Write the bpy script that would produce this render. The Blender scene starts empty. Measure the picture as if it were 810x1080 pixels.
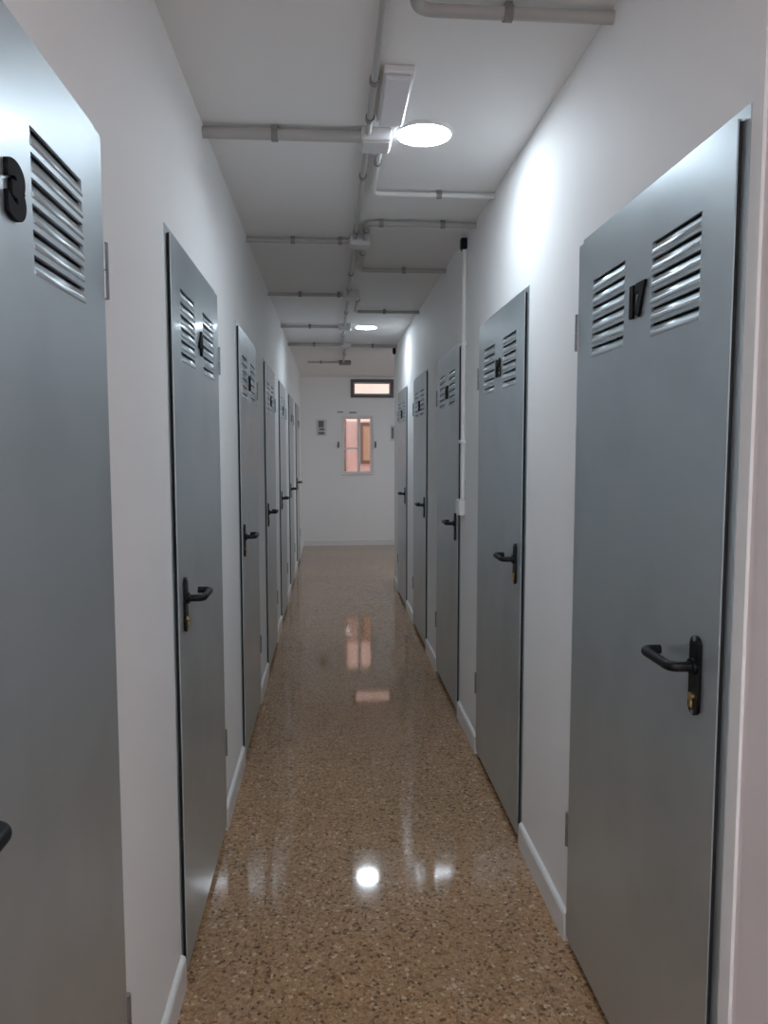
import bpy, bmesh, math, random
from mathutils import Vector, Matrix

SC = bpy.context.scene
COL = SC.collection
PI = math.pi

# ------------------------------------------------------------------ measures
XL, XR, H = -0.4155, 0.7036, 2.5547        # corridor faces and ceiling height
YB, YF = -3.0, 11.5                        # rear end and far wall
YR = 8.2                                   # the right hand wall stops here
LINT = 2.046                               # underside of lintels
DEPTH = 0.5                                # how deep the storage cells are modelled

# ------------------------------------------------------------------ materials
def new_mat(name):
    m = bpy.data.materials.new(name)
    m.use_nodes = True
    nt = m.node_tree
    return m, nt, nt.nodes['Principled BSDF']

def mat(name, col, rough=0.5, metal=0.0, coat=0.0, coat_rough=0.1, bump=0.0, bscale=60.0, vary=0.0, vscale=3.0, spec=0.5):
    m, nt, b = new_mat(name)
    b.inputs['Base Color'].default_value = (*col, 1)
    b.inputs['Roughness'].default_value = rough
    b.inputs['Metallic'].default_value = metal
    b.inputs['Coat Weight'].default_value = coat
    b.inputs['Coat Roughness'].default_value = coat_rough
    b.inputs['Specular IOR Level'].default_value = spec
    tc = nt.nodes.new('ShaderNodeTexCoord')
    if vary:
        n = nt.nodes.new('ShaderNodeTexNoise')
        n.inputs['Scale'].default_value = vscale
        n.inputs['Detail'].default_value = 4
        nt.links.new(tc.outputs['Object'], n.inputs['Vector'])
        r = nt.nodes.new('ShaderNodeValToRGB')
        r.color_ramp.elements[0].position = 0.3
        r.color_ramp.elements[1].position = 0.7
        r.color_ramp.elements[0].color = (*[c * (1 - vary) for c in col], 1)
        r.color_ramp.elements[1].color = (*[min(1, c * (1 + vary)) for c in col], 1)
        nt.links.new(n.outputs['Fac'], r.inputs['Fac'])
        nt.links.new(r.outputs['Color'], b.inputs['Base Color'])
    if bump:
        n = nt.nodes.new('ShaderNodeTexNoise')
        n.inputs['Scale'].default_value = bscale
        n.inputs['Detail'].default_value = 3
        nt.links.new(tc.outputs['Object'], n.inputs['Vector'])
        bp = nt.nodes.new('ShaderNodeBump')
        bp.inputs['Strength'].default_value = bump
        bp.inputs['Distance'].default_value = 0.004
        nt.links.new(n.outputs['Fac'], bp.inputs['Height'])
        nt.links.new(bp.outputs['Normal'], b.inputs['Normal'])
    return m

def emit_mat(name, col, strength):
    m, nt, b = new_mat(name)
    b.inputs['Base Color'].default_value = (0.9, 0.9, 0.9, 1)
    b.inputs['Emission Color'].default_value = (*col, 1)
    b.inputs['Emission Strength'].default_value = strength
    return m

def glass_mat():
    m, nt, b = new_mat('window_glass')
    out = nt.nodes['Material Output']
    nt.nodes.remove(b)
    t = nt.nodes.new('ShaderNodeBsdfTransparent')
    t.inputs['Color'].default_value = (0.95, 0.97, 0.96, 1)
    g = nt.nodes.new('ShaderNodeBsdfGlossy')
    g.inputs['Roughness'].default_value = 0.02
    f = nt.nodes.new('ShaderNodeFresnel')
    f.inputs['IOR'].default_value = 1.45
    mx = nt.nodes.new('ShaderNodeMixShader')
    nt.links.new(f.outputs['Fac'], mx.inputs['Fac'])
    nt.links.new(t.outputs['BSDF'], mx.inputs[1])
    nt.links.new(g.outputs['BSDF'], mx.inputs[2])
    nt.links.new(mx.outputs['Shader'], out.inputs['Surface'])
    return m

def terrazzo():
    m, nt, b = new_mat('polished_terrazzo')
    N, L = nt.nodes.new, nt.links.new
    tc = N('ShaderNodeTexCoord')
    # fine marble chips
    def chips(scale, stops, rnd):
        v = N('ShaderNodeTexVoronoi')
        v.inputs['Scale'].default_value = scale
        v.inputs['Randomness'].default_value = rnd
        L(tc.outputs['Object'], v.inputs['Vector'])
        s = N('ShaderNodeSeparateColor')
        L(v.outputs['Color'], s.inputs['Color'])
        r = N('ShaderNodeValToRGB')
        r.color_ramp.interpolation = 'CONSTANT'
        els = r.color_ramp.elements
        while len(els) < len(stops):
            els.new(0.5)
        for e, (p, c) in zip(els, stops):
            e.position = p
            e.color = (*c, 1)
        L(s.outputs['Red'], r.inputs['Fac'])
        return r, s
    big, sb = chips(105, [(0.0, (0.40, 0.242, 0.132)), (0.30, (0.47, 0.300, 0.172)), (0.52, (0.345, 0.195, 0.100)),
                          (0.74, (0.255, 0.140, 0.072)), (0.88, (0.085, 0.052, 0.032)), (0.96, (0.64, 0.50, 0.35))], 1.0)
    small, ss = chips(240, [(0.0, (0.42, 0.255, 0.142)), (0.4, (0.48, 0.310, 0.180)), (0.66, (0.315, 0.180, 0.094)),
                            (0.86, (0.12, 0.072, 0.042)), (0.96, (0.64, 0.50, 0.36))], 1.0)
    mix = N('ShaderNodeMix')
    mix.data_type = 'RGBA'
    mix.inputs[0].default_value = 0.30
    L(big.outputs['Color'], mix.inputs[6])
    L(small.outputs['Color'], mix.inputs[7])
    # slow variation between tiles
    br = N('ShaderNodeTexBrick')
    br.offset = 0.0
    br.inputs['Color1'].default_value = (1.04, 1.03, 1.02, 1)
    br.inputs['Color2'].default_value = (0.95, 0.95, 0.95, 1)
    br.inputs['Mortar'].default_value = (0.80, 0.79, 0.78, 1)
    br.inputs['Scale'].default_value = 1.0
    br.inputs['Mortar Size'].default_value = 0.0022
    br.inputs['Brick Width'].default_value = 0.4
    br.inputs['Row Height'].default_value = 0.4
    mp = N('ShaderNodeMapping')
    mp.inputs['Location'].default_value = (0.22, 0.1, 0)
    L(tc.outputs['Object'], mp.inputs['Vector'])
    L(mp.outputs['Vector'], br.inputs['Vector'])
    mul = N('ShaderNodeMix')
    mul.data_type = 'RGBA'
    mul.blend_type = 'MULTIPLY'
    mul.inputs[0].default_value = 1.0
    L(mix.outputs[2], mul.inputs[6])
    L(br.outputs['Color'], mul.inputs[7])
    L(mul.outputs[2], b.inputs['Base Color'])
    # polish: slightly uneven
    nz = N('ShaderNodeTexNoise')
    nz.inputs['Scale'].default_value = 9
    L(tc.outputs['Object'], nz.inputs['Vector'])
    mr = N('ShaderNodeMapRange')
    mr.inputs['To Min'].default_value = 0.035
    mr.inputs['To Max'].default_value = 0.085
    L(nz.outputs['Fac'], mr.inputs['Value'])
    L(mr.outputs['Result'], b.inputs['Roughness'])
    b.inputs['Specular IOR Level'].default_value = 0.5
    return m

def galvanised():
    m, nt, b = new_mat('galvanised_steel')
    N, L = nt.nodes.new, nt.links.new
    tc = N('ShaderNodeTexCoord')
    n = N('ShaderNodeTexNoise')
    n.inputs['Scale'].default_value = 2.6
    n.inputs['Detail'].default_value = 3
    L(tc.outputs['Object'], n.inputs['Vector'])
    r = N('ShaderNodeValToRGB')
    r.color_ramp.elements[0].position = 0.25
    r.color_ramp.elements[1].position = 0.52
    r.color_ramp.elements[0].color = (0.44, 0.500, 0.530, 1)
    r.color_ramp.elements[1].color = (0.535, 0.595, 0.625, 1)
    L(n.outputs['Fac'], r.inputs['Fac'])
    L(r.outputs['Color'], b.inputs['Base Color'])
    mr = N('ShaderNodeMapRange')
    mr.inputs['To Min'].default_value = 0.34
    mr.inputs['To Max'].default_value = 0.46
    L(n.outputs['Fac'], mr.inputs['Value'])
    L(mr.outputs['Result'], b.inputs['Roughness'])
    b.inputs['Metallic'].default_value = 0.72
    b.inputs['Coat Weight'].default_value = 0.20
    b.inputs['Coat Roughness'].default_value = 0.11
    return m

M = dict(
    wall=mat('white_wall_paint', (0.885, 0.88, 0.875), 0.65, bump=0.12, bscale=45),
    warmlitwall=mat('wall_with_warm_light_tint', (0.82, 0.74, 0.74), 0.65, bump=0.12, bscale=45),  # warm daylight from the entrance put into the wall colour
    ceil=mat('white_ceiling_paint', (0.85, 0.845, 0.84), 0.8, bump=0.10, bscale=40),
    base=mat('white_baseboard', (0.82, 0.82, 0.81), 0.28),
    floor=terrazzo(),
    steel=galvanised(),
    hinge=mat('grey_hinge_steel', (0.30, 0.31, 0.33), 0.4, 0.8),
    black=mat('black_plastic', (0.005, 0.0055, 0.0065), 0.42, spec=0.28),
    digit=mat('black_matt_number', (0.006, 0.006, 0.007), 0.7, spec=0.2),
    seal=mat('black_rubber_seal', (0.010, 0.010, 0.012), 0.8),
    brass=mat('brass', (0.62, 0.48, 0.22), 0.3, 1.0),
    pvc=mat('grey_white_plastic_pipe', (0.45, 0.44, 0.43), 0.45),
    pvcw=mat('white_plastic_pipe', (0.76, 0.76, 0.75), 0.45),
    clamp=mat('grey_plastic_clip', (0.24, 0.235, 0.23), 0.5),
    box=mat('pale_grey_box_plastic', (0.66, 0.66, 0.66), 0.45),
    white=mat('white_plastic', (0.80, 0.80, 0.80), 0.35),
    lens=mat('milky_lens', (0.78, 0.77, 0.82), 0.3),
    lamp=emit_mat('lit_led_panel', (0.79, 0.90, 1.0), 26.0),
    addedlamp=emit_mat('added_fill_light_panel', (0.88, 0.94, 1.0), 50.0),  # stronger glow for the added lamps behind the camera
    glass=glass_mat(),
    wframe=mat('white_window_paint', (0.85, 0.80, 0.78), 0.35),
    dframe=mat('dark_grey_window_frame', (0.13, 0.122, 0.124), 0.45),
    sign=mat('white_notice_board', (0.62, 0.63, 0.63), 0.5),
    ink=mat('dark_grey_print', (0.16, 0.165, 0.17), 0.6),
    facade=mat('salmon_plaster', (0.82, 0.54, 0.48), 0.85, bump=0.3, bscale=25, vary=0.06, vscale=2),
    tanwood=mat('tan_painted_wood', (0.62, 0.38, 0.24), 0.6, vary=0.08, vscale=12),
    brownwood=mat('brown_painted_wood', (0.22, 0.12, 0.09), 0.6),
    ground=mat('patio_concrete', (0.45, 0.40, 0.36), 0.9),
)

# ------------------------------------------------------------------ mesh helpers
class MB:
    def __init__(self):
        self.bm = bmesh.new()
    def box(self, x0, x1, y0, y1, z0, z1, bev=0.0, seg=2):
        t = bmesh.new()
        vs = [t.verts.new((x, y, z)) for x in (min(x0, x1), max(x0, x1)) for y in (min(y0, y1), max(y0, y1)) for z in (min(z0, z1), max(z0, z1))]
        for f in ((0, 1, 3, 2), (4, 6, 7, 5), (0, 4, 5, 1), (2, 3, 7, 6), (0, 2, 6, 4), (1, 5, 7, 3)):
            t.faces.new([vs[i] for i in f])
        if bev:
            bmesh.ops.bevel(t, geom=t.edges[:], offset=bev, segments=seg, affect='EDGES', profile=0.5)
        self._add(t)
        return self
    def _add(self, t):
        me = bpy.data.meshes.new('tmp')
        t.to_mesh(me)
        t.free()
        self.bm.from_mesh(me)
        bpy.data.meshes.remove(me)
    def tube(self, pts, r, n=14, cap=True):
        pts = [Vector(p) for p in pts]
        rings = []
        prev = None
        for i, p in enumerate(pts):
            if i == 0:
                d = pts[1] - p
            elif i == len(pts) - 1:
                d = p - pts[i - 1]
            else:
                d = (pts[i + 1] - p).normalized() + (p - pts[i - 1]).normalized()
            d.normalize()
            if prev is None:
                a = d.orthogonal().normalized()
            else:
                a = prev - d * prev.dot(d)
                a.normalize()
            prev = a
            b = d.cross(a)
            rr = r[i] if isinstance(r, (list, tuple)) else r
            rings.append([self.bm.verts.new(p + (a * math.cos(2 * PI * k / n) + b * math.sin(2 * PI * k / n)) * rr) for k in range(n)])
        for A, B in zip(rings, rings[1:]):
            for k in range(n):
                f = self.bm.faces.new((A[k], A[(k + 1) % n], B[(k + 1) % n], B[k]))
                f.smooth = True
        if cap:
            self.bm.faces.new(list(reversed(rings[0])))
            self.bm.faces.new(rings[-1])
        return self
    def lathe(self, prof, n=48, centre=(0, 0, 0)):
        """profile of (radius, z) about the z axis, closed with caps"""
        c = Vector(centre)
        rings = []
        for r, z in prof:
            rings.append([self.bm.verts.new(c + Vector((r * math.cos(2 * PI * k / n), r * math.sin(2 * PI * k / n), z))) for k in range(n)])
        for A, B in zip(rings, rings[1:]):
            for k in range(n):
                f = self.bm.faces.new((A[k], A[(k + 1) % n], B[(k + 1) % n], B[k]))
        self.bm.faces.new(list(reversed(rings[0])))
        self.bm.faces.new(rings[-1])
        return self
    def poly(self, pts):
        return self.bm.faces.new([self.bm.verts.new(p) for p in pts])
    def prism(self, outline, axis, a0, a1, bev=0.0):
        """outline of 2-D points extruded along x (points are y, z)"""
        t = bmesh.new()
        A = [t.verts.new((a0, *p)) for p in outline]
        B = [t.verts.new((a1, *p)) for p in outline]
        t.faces.new(A)
        t.faces.new(list(reversed(B)))
        n = len(A)
        for k in range(n):
            t.faces.new((A[k], B[k], B[(k + 1) % n], A[(k + 1) % n]))
        self._add(t)
        return self
    def build(self, name, material, parent=None, recalc=True, smooth_angle=None):
        if recalc:
            bmesh.ops.recalc_face_normals(self.bm, faces=self.bm.faces[:])
        me = bpy.data.meshes.new(name)
        self.bm.to_mesh(me)
        self.bm.free()
        me.materials.append(material)
        if smooth_angle:
            me.shade_smooth()
            me.set_sharp_from_angle(angle=smooth_angle)
        o = bpy.data.objects.new(name, me)
        COL.objects.link(o)
        if parent:
            o.parent = parent
        return o

def tag(o, label=None, cat=None, group=None, kind=None):
    for k, v in (('label', label), ('category', cat), ('group', group), ('kind', kind)):
        if v:
            o[k] = v
    return o

def empty(name, loc):
    o = bpy.data.objects.new(name, None)
    COL.objects.link(o)
    o.location = loc
    o.empty_display_size = 0.1
    return o

# ------------------------------------------------------------------ the setting
LEFT = [(0.615, 3), (2.022, 4), (3.49, 5), (4.88, 6), (6.28, 7), (7.77, 8), (9.35, 9)]
RIGHT = [(1.28, 17), (2.682, 16), (4.045, 15), (5.42, 14), (6.84, 13)]
WL_, WR_ = 0.812, 0.812                    # door leaf widths

def openings(doors, w):
    return [(y - 0.022, y + w - 0.001) for y, _ in doors]

def wall_with_doors(name, x, out, y0, y1, doors, w, material, label):
    """x: face towards the corridor, out: +1 / -1, the direction away from it"""
    m = MB()
    xb = x + out * 0.10
    cur = y0
    for a, b in openings(doors, w):
        m.box(x, xb, cur, a, -0.05, LINT)
        cur = b
    m.box(x, xb, cur, y1, -0.05, LINT)
    m.box(x, xb, y0, y1, LINT, H)
    m.box(x + out * DEPTH, x + out * (DEPTH + 0.1), y0, y1, -0.05, H)
    m.box(x + out * 0.1, x + out * DEPTH, y0, y0 + 0.1, -0.05, H)
    m.box(x + out * 0.1, x + out * DEPTH, y1 - 0.1, y1, -0.05, H)
    return tag(m.build(name, material), label, 'wall', kind='structure')

wall_with_doors('wall_left', XL, -1, YB, YF, LEFT, WL_, M['wall'], 'white painted corridor wall holding seven grey doors')
wall_with_doors('wall_right', XR, 1, 1.223, YR, RIGHT, WR_, M['wall'], 'white painted corridor wall holding five grey doors')
tag(MB().box(XR + 0.006, XR + 0.6, YB, 1.223, -0.05, H).build('wall_entrance', M['warmlitwall']), 'white wall tinted with warm daylight beside the door numbered seventeen', 'wall', kind='structure')
tag(MB().box(XL - 0.6, XR + 0.6, YB - 0.15, YB, -0.05, H).build('wall_rear', M['wall']), 'white wall behind the camera closing the corridor', 'wall', kind='structure')
# recess at the end of the corridor
tag(MB().box(2.2, 2.35, YR, YF + 0.2, -0.05, H).build('wall_side', M['wall']), 'white wall closing the side passage at the end', 'wall', kind='structure')
# far wall with its two window openings
T = dict(x0=0.322, x1=0.972, z0=2.245, z1=2.52)
W = dict(x0=0.178, x1=0.660, z0=1.085, z1=1.972)
m = MB()
FX0, FX1 = XL - 0.6, 2.35
yw0, yw1 = YF, YF + 0.2
m.box(FX0, FX1, yw0, yw1, -0.05, W['z0'])
m.box(FX0, W['x0'], yw0, yw1, W['z0'], W['z1'])
m.box(W['x1'], FX1, yw0, yw1, W['z0'], W['z1'])
m.box(FX0, FX1, yw0, yw1, W['z1'], T['z0'])
m.box(FX0, T['x0'], yw0, yw1, T['z0'], T['z1'])
m.box(T['x1'], FX1, yw0, yw1, T['z0'], T['z1'])
m.box(FX0, FX1, yw0, yw1, T['z1'], H)
tag(m.build('wall_far', M['wall']), 'white end wall with a small window and a transom window', 'wall', kind='structure')
tag(MB().box(XL - 0.6, 2.35, YB - 0.15, YF + 0.2, H, H + 0.245).build('ceiling', M['ceil']), 'white painted ceiling carrying grey conduits', 'ceiling', kind='structure')
tag(MB().box(XL - 0.6, 2.35, YB - 0.15, YF + 0.2, -0.12, 0.0).build('floor', M['floor']), 'polished brown speckled terrazzo floor', 'floor', kind='structure')

def baseboard(name, x, into, spans, label):
    m = MB()
    for a, b in spans:
        t = 0.014 * into
        prof = [(0, 0), (t, 0), (t, 0.078), (t * 0.75, 0.086), (t * 0.3, 0.09), (0, 0.09)]
        bm = m.bm
        A = [bm.verts.new((x + px, a, pz)) for px, pz in prof]
        B = [bm.verts.new((x + px, b, pz)) for px, pz in prof]
        bm.faces.new(A)
        bm.faces.new(list(reversed(B)))
        for k in range(len(A)):
            bm.faces.new((A[k], B[k], B[(k + 1) % len(A)], A[(k + 1) % len(A)]))
    return tag(m.build(name, M['base']), label, 'baseboard', kind='structure')

def gaps(doors, w, y0, y1):
    s, cur = [], y0
    for a, b in openings(doors, w):
        s.append((cur, a - 0.001))
        cur = b + 0.018
    s.append((cur, y1))
    return [g for g in s if g[1] > g[0]]

baseboard('baseboard_left', XL, 1, gaps(LEFT, WL_, YB, YF), 'white skirting along the wall of seven doors')
baseboard('baseboard_right', XR, -1, gaps(RIGHT, WR_, 1.224, YR), 'white skirting along the wall of five doors')
tag(MB().box(XL + 0.014, 2.2, YF - 0.014, YF, 0, 0.09, 0.003).build('baseboard_far', M['base']), 'white skirting along the end wall', 'baseboard', kind='structure')

# ------------------------------------------------------------------ doors
Z0, Z1 = 0.030, 2.028
SKIN = 0.012                                # how far the leaf stands proud of the wall
GA, GB = (0.115, 0.33), (0.482, 0.697)       # the two louvre groups, along the leaf
SLOTS = [1.713 + 0.0345 * i for i in range(6)]
SLH = 0.029                                 # one louvre: slope plus opening

def mp(side):
    """door space (u along the wall from the latch edge, v out of the wall, z) to local space"""
    return (lambda u, v, z: (-v, u, z)) if side == 'R' else (lambda u, v, z: (v, u, z))

def quad(bm, f, pts):
    return bm.faces.new([bm.verts.new(f(*p)) for p in pts])

def bx(m, f, u0, u1, v0, v1, z0, z1, bev=0.0, seg=2):
    p, q = f(u0, v0, z0), f(u1, v1, z1)
    m.box(p[0], q[0], p[1], q[1], p[2], q[2], bev, seg)

def leaf_mesh(f, w):
    m = MB()
    bm = m.bm
    us = [0, GA[0], GA[1], GB[0], GB[1], w]
    zs = [Z0]
    for s in SLOTS:
        zs += [s, s + SLH * 0.93]
    zs.append(Z1)
    V = SKIN
    for i in range(len(us) - 1):
        for j in range(len(zs) - 1):
            hole = i in (1, 3) and j % 2 == 1
            u0, u1, z0, z1 = us[i], us[i + 1], zs[j], zs[j + 1]
            if not hole:
                quad(bm, f, [(u0, V, z0), (u1, V, z0), (u1, V, z1), (u0, V, z1)])
            else:
                # pressed-in louvre: a slope that runs back and up to a dark opening
                zt = z0 + (z1 - z0) * 0.85
                prev = (V, z0)
                for fz, dv in ((0.07, 0.0018), (0.20, 0.0022), (0.40, 0.0006), (0.60, -0.0016), (0.82, -0.0042), (1.0, -0.0068)):
                    cur = (V + dv, z0 + (zt - z0) * fz)
                    quad(bm, f, [(u0, prev[0], prev[1]), (u1, prev[0], prev[1]), (u1, cur[0], cur[1]), (u0, cur[0], cur[1])]).smooth = True
                    for uu in (u0, u1):
                        quad(bm, f, [(uu, V, prev[1]), (uu, prev[0], prev[1]), (uu, cur[0], cur[1]), (uu, V, cur[1])])
                    prev = cur
                for uu in (u0, u1):
                    quad(bm, f, [(uu, V, zt), (uu, prev[0], zt), (uu, prev[0], z1), (uu, V, z1)])
                quad(bm, f, [(u0, V, z1), (u1, V, z1), (u1, V - 0.005, z1), (u0, V - 0.005, z1)])
    # folded rim
    r = V - 0.009
    quad(bm, f, [(0, V, Z0), (w, V, Z0), (w, r, Z0), (0, r, Z0)])
    quad(bm, f, [(0, V, Z1), (w, V, Z1), (w, r, Z1), (0, r, Z1)])
    quad(bm, f, [(w, V, Z0), (w, V, Z1), (w, r, Z1), (w, r, Z0)])
    quad(bm, f, [(0, V, Z0), (0, V, Z1), (0, V - 0.003, Z1), (0, V - 0.003, Z0)])
    bmesh.ops.remove_doubles(bm, verts=bm.verts[:], dist=0.0002)
    # inner tray that reaches into the opening
    bx2 = [(0.022, w - 0.036, -0.028, r, Z0, Z1 - 0.02)]
    for u0, u1, v0, v1, z0, z1 in bx2:
        for pts in ([(u0, v0, z0), (u0, v1, z0), (u0, v1, z1), (u0, v0, z1)], [(u1, v0, z0), (u1, v1, z0), (u1, v1, z1), (u1, v0, z1)],
                    [(u0, v0, z0), (u1, v0, z0), (u1, v1, z0), (u0, v1, z0)], [(u0, v0, z1), (u1, v0, z1), (u1, v1, z1), (u0, v1, z1)]):
            quad(bm, f, pts)
    return m

def stadium(cy, z0, z1, r, n=10):
    pts = []
    for k in range(n + 1):
        a = PI * k / n
        pts.append((cy + r * math.cos(a), z1 - r + r * math.sin(a)))
    for k in range(n + 1):
        a = PI + PI * k / n
        pts.append((cy + r * math.cos(a), z0 + r + r * math.sin(a)))
    return pts

def make_door(side, w):
    f = mp(side)
    root = empty('door', (0, 0, 0))
    # frame: latch jamb, head and hinge jamb, an angle lining the opening
    m = MB()
    bx(m, f, -0.0215, 0.014, -0.045, 0.0015, 0.0, LINT - 0.0005)
    bx(m, f, 0.014, w - 0.030, -0.045, 0.0015, Z1 - 0.012, LINT - 0.0005)
    bx(m, f, w - 0.030, w - 0.0015, -0.045, 0.0015, 0.0, LINT - 0.0005)
    m.build('door_frame', M['steel'], root)
    leaf_mesh(f, w).build('door_leaf', M['steel'], root, recalc=True)
    m = MB()
    bx(m, f, 0.0008, 0.010, 0.002, SKIN - 0.0032, Z0, Z1 - 0.003)
    bx(m, f, 0.010, w - 0.004, 0.0018, 0.003, Z1 - 0.010, Z1 - 0.003)
    tag(m.build('door_seal', M['seal'], root), 'black rubber strip on the latch edge')
    for zc in (0.355, 1.795):
        m = MB()
        p = f(w + 0.006, SKIN - 0.001, 0)
        m.tube([(p[0], p[1], zc - 0.05), (p[0], p[1], zc - 0.001)], 0.0075, 12)
        m.tube([(p[0], p[1], zc + 0.001), (p[0], p[1], zc + 0.05)], 0.0075, 12)
        bx(m, f, w - 0.001, w + 0.012, 0.001, SKIN - 0.004, zc - 0.05, zc + 0.05)
        m.build('hinge', M['hinge'], root, smooth_angle=0.6)
    # handle: long plate > lever, lock cylinder
    uc = 0.076
    m = MB()
    sgn = -1 if side == 'R' else 1
    m.prism(stadium(uc, 0.968, 1.121, 0.0185), 'x', sgn * SKIN, sgn * (SKIN + 0.007))
    h = m.build('door_handle', M['black'], root, smooth_angle=0.5)
    m = MB()
    zl = 1.062
    path = [(uc, SKIN + 0.006), (uc, SKIN + 0.030)]
    R = 0.018
    vo = SKIN + 0.052
    for k in range(1, 7):
        a = PI / 2 * k / 6
        path.append((uc + R - R * math.cos(a), vo - R + R * math.sin(a)))
    ue = uc + 0.126
    path.append((ue - R, vo))
    for k in range(1, 7):
        a = PI / 2 * k / 6
        path.append((ue - R + R * math.sin(a), vo - R + R * math.cos(a)))
    path.append((ue, SKIN + 0.016))
    m.tube([f(u, v, zl) for u, v in path], 0.0098, 14)
    m.tube([f(uc, SKIN + 0.0065, zl), f(uc, SKIN + 0.014, zl)], 0.0155, 18)
    m.build('lever', M['black'], h, smooth_angle=0.7)
    m = MB()
    m.tube([f(uc, SKIN + 0.0065, 1.004), f(uc, SKIN + 0.013, 1.004)], 0.0085, 16)
    bx(m, f, uc - 0.0045, uc + 0.0045, SKIN + 0.0065, SKIN + 0.0125, 0.983, 1.002, 0.0015)
    tag(m.build('lock_cylinder', M['brass'], h, smooth_angle=0.6), 'brass key cylinder below the lever')
    m = MB()
    m.tube([f(uc, SKIN + 0.0065, 0.974), f(uc, SKIN + 0.0085, 0.974)], 0.005, 12)
    m.tube([f(uc, SKIN + 0.0065, 1.116), f(uc, SKIN + 0.0085, 1.116)], 0.005, 12)
    m.build('screw', M['hinge'], h, smooth_angle=0.6)
    return root

def number_mesh(text, side, name):
    c = bpy.data.curves.new('number_text', 'FONT')
    c.body = text
    c.size = 1.0
    c.offset = 0.062
    c.space_character = 1.05
    c.extrude = 0.05
    c.bevel_depth = 0.012
    c.bevel_resolution = 1
    o = bpy.data.objects.new('number_text', c)
    COL.objects.link(o)
    dg = bpy.context.evaluated_depsgraph_get()
    me = bpy.data.meshes.new_from_object(o.evaluated_get(dg))
    bpy.data.objects.remove(o)
    bpy.data.curves.remove(c)
    xs = [v.co.x for v in me.vertices]
    ys = [v.co.y for v in me.vertices]
    zs = [v.co.z for v in me.vertices]
    cx, cy, cz = (min(xs) + max(xs)) / 2, (min(ys) + max(ys)) / 2, min(zs)
    hgt = 0.076
    s = hgt / (max(ys) - min(ys))
    wid = 0.058 if len(text) == 1 else 0.084
    sx = wid / (max(xs) - min(xs))
    sz = 0.006 / (max(zs) - min(zs))
    for v in me.vertices:
        a, b, d = (v.co.x - cx) * sx, (v.co.y - cy) * s, (v.co.z - cz) * sz
        # text runs along +y on the left wall, along -y on the right wall
        v.co = (d, a, b) if side == 'L' else (-d, -a, b)
    me.name = name
    me.materials.clear()
    me.materials.append(M['digit'])
    return me

def copy_tree(o, parent=None):
    c = o.copy()
    COL.objects.link(c)
    c.parent = parent
    for ch in o.children:
        copy_tree(ch, c)
    return c

WHERE = {
    3: 'grey galvanised steel door with louvres and black digit 3, cut off by the edge of the photo',
    4: 'grey louvred steel door, black digit 4, just past the door with digit 3',
    5: 'grey louvred steel door, third along the wall of seven doors, black digit 5',
    6: 'grey louvred steel door, fourth along the wall of seven doors, black digit 6',
    7: 'narrow looking grey steel door, fifth along the wall of seven doors, black digit 7',
    8: 'narrow looking grey steel door, second last along the wall of seven doors',
    9: 'farthest grey steel door along the wall of seven doors, next to the end wall',
    17: 'large grey louvred steel door with black number 17 and brass lock cylinder',
    16: 'grey louvred steel door with black number, the next one beyond the door numbered 17',
    15: 'grey louvred steel door beside the white conduit box on the wall',
    14: 'grey louvred steel door between the white conduit box and the last door of five',
    13: 'farthest grey steel door of the wall with five doors, where that wall ends',
}
for side, doors, w, x in (('L', LEFT, WL_, XL), ('R', RIGHT, WR_, XR)):
    proto = make_door(side, w)
    for i, (y, n) in enumerate(doors):
        d = proto if i == 0 else copy_tree(proto)
        d.name = 'door_%d' % n
        d.location = (x, y, 0)
    for i, (y, n) in enumerate(doors):
        d = bpy.data.objects['door_%d' % n]
        me = number_mesh(str(n), side, 'door_number')
        o = bpy.data.objects.new('door_number', me)
        COL.objects.link(o)
        o.parent = d
        o.location = ((1 if side == 'L' else -1) * (SKIN + 0.0005), 0.416 if side == 'L' else 0.395, 1.803)
        o['label'] = 'black raised number %d' % n
        tag(d, WHERE[n], 'door', 'grey storage room doors', 'structure')

# ------------------------------------------------------------------ ceiling lamps
def make_lamp():
    root = empty('ceiling_light', (0, 0, 0))
    m = MB()
    m.lathe([(0.100, 0.0), (0.101, -0.006), (0.098, -0.011), (0.093, -0.012), (0.092, -0.0105), (0.080, -0.006)], 56)
    m.build('lamp_rim', M['white'], root, smooth_angle=0.6)
    m = MB()
    m.lathe([(0.0915, -0.0100), (0.0905, -0.0118), (0.05, -0.0126), (0.002, -0.0128)], 56)
    tag(m.build('lamp_diffuser', M['lamp'], root), 'glowing white round diffuser')
    return root

lamp = make_lamp()
for i, (y, lab) in enumerate([(2.67, 'round lit ceiling light beside the white emergency light, nearest one'),
                              (6.80, 'small round lit ceiling light farther down the corridor'),
                              (-0.75, 'added unseen fill light behind the camera, near one'),  # added out of frame, with the next, to brighten the near corridor
                              (-2.4, 'added unseen fill light behind the camera by rear wall'),
                              (9.7, 'added unseen fill light in the side passage by the end wall')]):  # added out of sight to brighten the far wall
    o = lamp if i == 0 else copy_tree(lamp)
    o.location = (1.5 if y > 9 else 0.33, y, H)
    tag(o, lab, 'ceiling light', 'round ceiling lights')
    if y < 0:  # only the added rear lamps get the stronger panel
        for ch in o.children:
            if ch.name.startswith('lamp_diffuser'):
                ch.data = ch.data.copy()
                ch.data.materials.clear()
                ch.data.materials.append(M['addedlamp'])

# ------------------------------------------------------------------ emergency light
e = empty('ceiling_emergency_light', (0.205, 2.39, H))
MB().box(-0.045, 0.045, -0.17, 0.17, -0.022, 0, 0.004).build('light_housing', M['white'], e)
MB().box(-0.038, 0.038, -0.16, 0.16, -0.036, -0.0225, 0.005, 3).build('light_lens', M['lens'], e)
tag(e, 'unlit white rectangular emergency light on ceiling beside the round lit light', 'emergency light')

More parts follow.
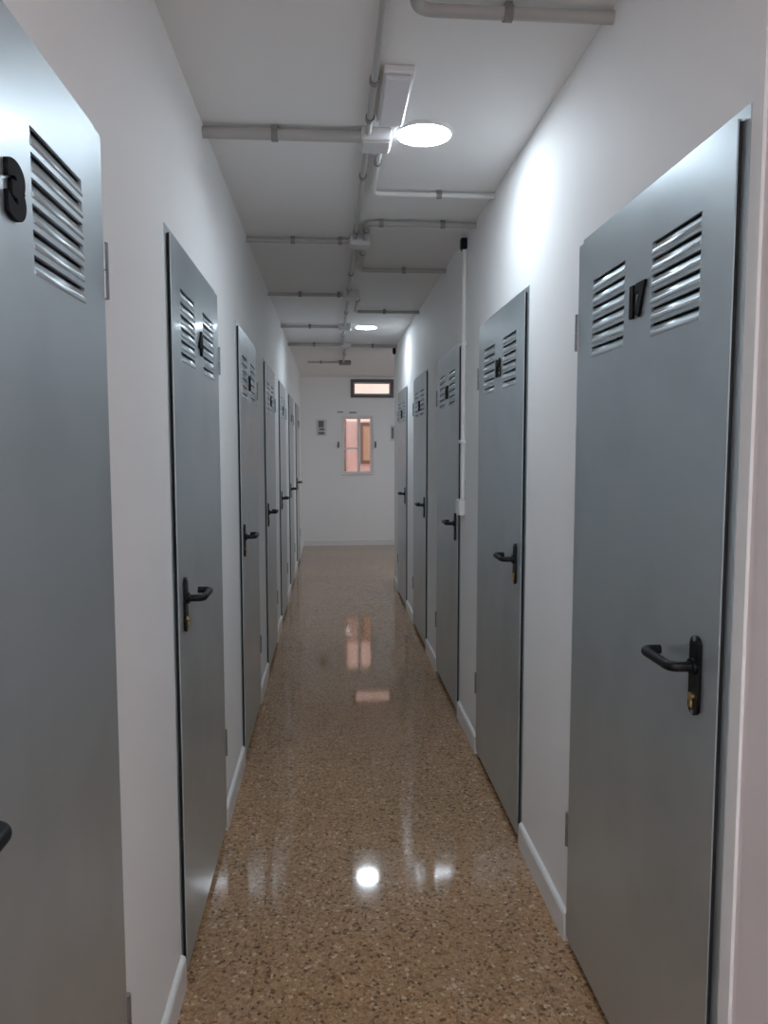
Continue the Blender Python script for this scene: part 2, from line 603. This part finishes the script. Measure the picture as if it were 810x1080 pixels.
# ------------------------------------------------------------------ conduits
def bend_path(pts, R=0.05, n=6):
    """round the corners of a polyline"""
    P = [Vector(p) for p in pts]
    out = [P[0]]
    for a, b, c in zip(P, P[1:], P[2:]):
        d0, d1 = (a - b).normalized(), (c - b).normalized()
        p0, p1 = b + d0 * R, b + d1 * R
        for k in range(n + 1):
            t = k / n
            out.append(p0 * (1 - t) ** 2 + b * 2 * t * (1 - t) + p1 * t ** 2)
    out.append(P[-1])
    return out

def conduit(label, pts, r, clips, material='pvc', drop=None, cat='conduit pipe'):
    drop = drop or r + 0.008
    z = H - drop
    P = bend_path([(x, y, z) for x, y in pts]) if len(pts) > 2 else [(x, y, z) for x, y in pts]
    o = MB().tube(P, r, 16).build('ceiling_conduit', M[material], None, smooth_angle=0.9)
    tag(o, label, cat, 'ceiling conduits', 'thing')
    for (x, y, ax) in clips:
        m = MB()
        d = Vector((1, 0, 0)) if ax == 'x' else Vector((0, 1, 0))
        c = Vector((x, y, z))
        m.tube([c - d * 0.011, c + d * 0.011], r + 0.0045, 16)
        q = r * 0.75
        if ax == 'x':
            m.box(x - 0.009, x + 0.009, y - q, y + q, z, H - 0.0005)
        else:
            m.box(x - q, x + q, y - 0.009, y + 0.009, z, H - 0.0005)
        m.build('pipe_clip', M['clamp'], o, smooth_angle=0.6)
    return o

XA, XB2 = 0.137, 0.186
conduit('thick grey conduit across the ceiling with rounded elbow, nearest the camera', [(0.212, 0.9), (0.212, 1.91), (XR, 1.91)], 0.0155, [(0.441, 1.91, 'x')])
conduit('long grey conduit running along the ceiling towards the first junction box', [(XA, 0.6), (XA, 2.635)], 0.0105, [(XA, 2.28, 'y'), (XA, 2.53, 'y'), (XA, 1.3, 'y')])
conduit('thick grey conduit from wall top to the junction box near the lit lamp', [(XL, 2.655), (0.112, 2.655)], 0.019, [(-0.177, 2.655, 'x')])
conduit('grey conduit along the ceiling joining first and second junction boxes', [(XA, 2.745), (XA, 3.915)], 0.0105, [(XA, 3.05, 'y'), (XA, 3.80, 'y')])
conduit('thin pale conduit branching behind the lit lamp to the opposite wall', [(XB2, 2.745), (XB2, 3.25), (XR, 3.25)], 0.0105, [(0.466, 3.25, 'x'), (XB2, 2.90, 'y')], 'pvcw')
conduit('grey conduit elbowing back from second junction box to the small black cap', [(XB2, 3.915), (XB2, 3.66), (XR, 3.66)], 0.0125, [(0.543, 3.66, 'x'), (XB2, 3.78, 'y'), (0.25, 3.66, 'x')])
conduit('grey conduit from wall top to the second junction box', [(XL, 3.98), (0.108, 3.98)], 0.0125, [(-0.18, 3.98, 'x'), (0.06, 3.98, 'x')])
conduit('grey conduit elbowing onward from second junction box to the wall of five doors', [(XB2, 4.035), (XB2, 4.595), (XR, 4.595)], 0.0125, [(0.449, 4.595, 'x'), (XB2, 4.2, 'y')])
conduit('grey conduit along the ceiling joining second and third junction boxes', [(XA, 4.035), (XA, 5.275)], 0.0115, [(XA, 4.7, 'y'), (XA, 5.15, 'y')])
conduit('thin grey conduit from the wall of seven doors to the third junction box', [(XL, 5.335), (0.100, 5.335)], 0.0125, [(-0.195, 5.335, 'x'), (0.07, 5.335, 'x')])
conduit('thin grey conduit in front of the small far lamp, reaching the wall of five doors', [(0.206, 5.395), (0.206, 5.96), (XR, 5.96)], 0.0125, [(0.432, 5.96, 'x'), (0.206, 5.5, 'y')])
conduit('thin grey conduit along the ceiling joining third and fourth junction boxes', [(XA, 5.395), (XA, 6.655)], 0.0115, [(XA, 6.0, 'y')])
conduit('thin grey conduit beside the small far lamp, from the wall of seven doors', [(XL, 6.71), (0.085, 6.71)], 0.0125, [(-0.165, 6.71, 'x')])
conduit('thin grey conduit along the ceiling just past the small far lamp', [(XA, 6.765), (XA, 7.80)], 0.0115, [(XA, 7.2, 'y')])
conduit('thin grey conduit beyond the small far lamp, from the wall of seven doors', [(XL, 7.82), (0.118, 7.82)], 0.0155, [(-0.15, 7.82, 'x')])
conduit('thin grey conduit beyond the small far lamp, ending at far black cap', [(0.225, 7.90), (XR, 7.90)], 0.0155, [(0.45, 7.90, 'x')])
conduit('thin grey conduit along the ceiling joining the last two junction boxes', [(0.175, 7.92), (0.175, 9.36)], 0.0115, [(0.175, 8.6, 'y')])
conduit('farthest thin grey conduit, short run ending at the last junction box', [(-0.26, 9.415), (0.118, 9.415)], 0.0125, [(-0.1, 9.415, 'x')])

def junction(label, x, y, sx, sy, d=0.045, material='box'):
    b = MB().box(x - sx / 2, x + sx / 2, y - sy / 2, y + sy / 2, H - d, H, 0.006, 3).build('ceiling_junction_box', M[material])
    tag(b, label, 'junction box', 'ceiling junction boxes', 'thing')
    MB().box(x - sx / 2 + 0.006, x + sx / 2 - 0.006, y - sy / 2 + 0.006, y + sy / 2 - 0.006, H - d - 0.006, H - d, 0.003).build('box_cover', M[material], b)
    return b

junction('pale grey junction box on ceiling right by the nearest lit lamp', 0.165, 2.69, 0.105, 0.11)
junction('pale grey second junction box along the ceiling conduits', 0.162, 3.975, 0.105, 0.115)
junction('small grey third junction box along the ceiling conduits', 0.157, 5.335, 0.11, 0.115)
junction('small grey fourth junction box beside the small far lamp', 0.140, 6.71, 0.105, 0.105)
junction('small grey fifth junction box just beyond the small far lamp', 0.172, 7.86, 0.105, 0.11)
junction('farthest small dark junction box near the end wall', 0.195, 9.415, 0.15, 0.11, material='clamp')

# ------------------------------------------------------------------ wall conduit with its box, black caps
o = empty('wall_conduit', (XR, 3.905, 1.21))
m = MB()
m.tube([(-0.013, -0.012, 0.0), (-0.013, -0.012, 1.27)], 0.0125, 14)
m.build('conduit_tube', M['pvcw'], o, smooth_angle=0.9)
m = MB()
m.tube([(-0.010, 0.028, 0.0), (-0.010, 0.028, 1.27)], 0.0095, 14)
m.build('conduit_tube', M['pvcw'], o, smooth_angle=0.9)
for z in (0.3, 0.8):
    MB().box(-0.028, 0, -0.027, 0.040, z - 0.009, z + 0.009, 0.003).build('pipe_clip', M['pvcw'], o)
tag(o, 'pair of white vertical conduit tubes on the wall between two grey doors', 'conduit pipe')
s = MB().box(XR - 0.032, XR, 3.885, 3.985, 1.125, 1.2095, 0.007, 3).build('switch_box', M['white'])
tag(s, 'white plastic box on the wall under the vertical conduit tubes', 'switch box')
MB().box(XR - 0.036, XR - 0.032, 3.892, 3.978, 1.132, 1.202, 0.002).build('box_cover', M['white'], s)

def cap(label, y, z):
    o = MB().box(XR - 0.034, XR, y - 0.02, y + 0.02, z - 0.027, z + 0.027, 0.006, 3).build('conduit_terminal', M['black'])
    MB().tube([(XR - 0.016, y, z - 0.036), (XR - 0.016, y, z - 0.0272)], 0.014, 14).build('mount_collar', M['black'], o)
    tag(o, label, 'conduit cap', 'black conduit caps')
cap('small black cap at the top of the white vertical wall conduit', 3.90, 2.512)
cap('tiny black cap high on the wall near the end of corridor', 8.05, 2.505)

# ------------------------------------------------------------------ windows of the far wall
def ring(m, x0, x1, z0, z1, t, y0, y1, bev=0.003):
    m.box(x0, x1, y0, y1, z1 - t, z1, bev)
    m.box(x0, x1, y0, y1, z0, z0 + t, bev)
    m.box(x0, x0 + t, y0, y1, z0 + t, z1 - t, bev)
    m.box(x1 - t, x1, y0, y1, z0 + t, z1 - t, bev)

w1 = empty('window_1', (0, YF, 0))
m = MB()
ring(m, W['x0'], W['x1'], W['z0'], W['z1'], 0.022, 0.02, 0.08)
m.build('window_frame', M['wframe'], w1)
xm = 0.445
for (a, b) in ((W['x0'] + 0.022, xm), (xm, W['x1'] - 0.022)):
    m = MB()
    ring(m, a, b, W['z0'] + 0.022, W['z1'] - 0.022, 0.024, 0.03, 0.066)
    zz = 1.52 if a < 0.3 else 1.55
    if a < 0.3:
        m.box(a + 0.024, b - 0.024, 0.036, 0.06, 1.47, 1.492, 0.002)
    s = m.build('window_sash', M['wframe'], w1)
    MB().box(a + 0.0245, b - 0.0245, 0.047, 0.051, W['z0'] + 0.0465, W['z1'] - 0.0465).build('window_pane', M['glass'], s)
MB().box(W['x0'] - 0.0, W['x1'] + 0.0, -0.03, 0.02, W['z0'], W['z0'] + 0.02, 0.004).build('window_sill', M['wframe'], w1)
for xx in (W['x0'] - 0.045, W['x1'] + 0.035):
    m = MB()
    m.box(xx - 0.012, xx + 0.012, -0.022, 0, 1.49, 1.585, 0.004)
    m.tube([(xx, -0.018, 1.51), (xx, -0.05, 1.535)], 0.008, 10)
    tag(m.build('shutter_catch', M['dframe'], w1), 'small dark catch beside the window')
m = MB()
m.box(W['x0'] - 0.06, W['x0'] + 0.03, -0.014, 0, 2.022, 2.036, 0.003)
m.box(W['x0'] + 0.12, W['x0'] + 0.23, -0.014, 0, 2.014, 2.030, 0.003)
tag(m.build('window_bracket', M['dframe'], w1), 'small dark brackets above the window')
tag(w1, 'small white two sash window in the end wall with pink view', 'window', kind='structure')

w2 = empty('window_2', (0, YF, 0))
m = MB()
ring(m, T['x0'], T['x1'], T['z0'], T['z1'], 0.045, -0.015, 0.07)
m.build('window_frame', M['dframe'], w2)
m = MB()
ring(m, T['x0'] + 0.045, T['x1'] - 0.045, T['z0'] + 0.045, T['z1'] - 0.045, 0.02, 0.02, 0.06)
s = m.build('window_sash', M['wframe'], w2)
MB().box(T['x0'] + 0.0655, T['x1'] - 0.0655, 0.038, 0.042, T['z0'] + 0.0655, T['z1'] - 0.0655).build('window_pane', M['glass'], s)
tag(w2, 'wide transom window with dark frame high on the end wall', 'window', kind='structure')

# ------------------------------------------------------------------ notices on the far wall
def notice(name, label, x0, x1, z0, z1, marks):
    b = MB().box(x0, x1, YF - 0.012, YF, z0, z1, 0.003).build(name, M['sign'])
    tag(b, label, 'sign')
    for a, c, p, q in marks:
        MB().box(a, c, YF - 0.0135, YF - 0.012, p, q, 0.0005).build('printed_mark', M['ink'], b)
    return b
notice('wall_sign', 'small grey framed sign with dark pictogram on end wall', -0.195, -0.045, 1.675, 1.915,
       [(-0.165, -0.085, 1.80, 1.895), (-0.155, -0.075, 1.755, 1.785), (-0.165, -0.075, 1.695, 1.73)])
notice('wall_notice', 'narrow pale notice on end wall beside the farthest door', 0.925, 0.985, 1.60, 1.83, [(0.94, 0.97, 1.63, 1.80)])

# ------------------------------------------------------------------ outside: the house across the patio
YO = 13.2
tag(MB().box(-3, 5, YO, YO + 0.3, -0.1, 6.0).build('wall_outside', M['facade']), 'salmon pink house wall seen through the windows', 'wall', kind='structure')
tag(MB().box(-3, 5, YF + 0.2, YO, -0.2, -0.1).build('ground_outside', M['ground']), 'concrete patio outside the window', 'ground', kind='structure')
sh = empty('house_shutter', (0.64, YO, 0))
m = MB()
ring(m, -0.115, 0.2, 1.22, 1.93, 0.055, -0.05, 0.0)
m.build('shutter_frame', M['brownwood'], sh)
m = MB()
for k in range(4):
    m.box(-0.06 + k * 0.051, -0.06 + k * 0.051 + 0.0505, -0.035, -0.005, 1.275, 1.875, 0.002)
m.build('shutter_board', M['tanwood'], sh)
tag(sh, 'tan boarded shutter with brown frame on the pink house outside', 'shutter')
dp = MB().tube([(0.265, YO - 0.04, -0.1), (0.265, YO - 0.04, 2.6)], 0.022, 14).build('drainpipe', M['brownwood'], None, smooth_angle=0.9)
tag(dp, 'brown drainpipe on the pink house seen through the window', 'drainpipe')

# ------------------------------------------------------------------ daylight
wd = bpy.data.worlds.new('sky')
SC.world = wd
wd.use_nodes = True
bg = wd.node_tree.nodes['Background']
bg.inputs['Color'].default_value = (0.80, 0.88, 1.0, 1)
bg.inputs['Strength'].default_value = 0.42
sl = bpy.data.lights.new('sun', 'SUN')
sl.energy = 0.8
sl.angle = 0.01
sl.color = (1.0, 0.95, 0.88)
so = bpy.data.objects.new('sun', sl)
COL.objects.link(so)
so.location = (0, -6, 8)
so.rotation_euler = Vector((0.0, 1.0, -0.567)).to_track_quat('-Z', 'Y').to_euler()

# ------------------------------------------------------------------ camera
f_px, yaw, pit, roll, hc = 796.7, 0.0716, 0.0832, -0.0009, 1.4731
fw = Vector((math.sin(yaw) * math.cos(pit), math.cos(yaw) * math.cos(pit), -math.sin(pit)))
rt = Vector((math.cos(yaw), -math.sin(yaw), 0))
up = rt.cross(fw)
r2 = rt * math.cos(roll) + up * math.sin(roll)
u2 = -rt * math.sin(roll) + up * math.cos(roll)
cam = bpy.data.cameras.new('camera')
cam.sensor_fit = 'VERTICAL'
cam.sensor_height = 36.0
cam.lens = f_px * 36.0 / 1080
cam.clip_start = 0.02
co = bpy.data.objects.new('camera', cam)
COL.objects.link(co)
mt = Matrix((r2, u2, -fw)).transposed().to_4x4()
mt.translation = (0, 0, hc)
co.matrix_world = mt
SC.camera = co

SC.view_settings.view_transform = 'Standard'
SC.view_settings.look = 'None'
SC.view_settings.gamma = 1.0
SC.view_settings.use_curve_mapping = False
SC.view_settings.exposure = 1.85
SC.cycles.max_bounces = 12
SC.cycles.diffuse_bounces = 8
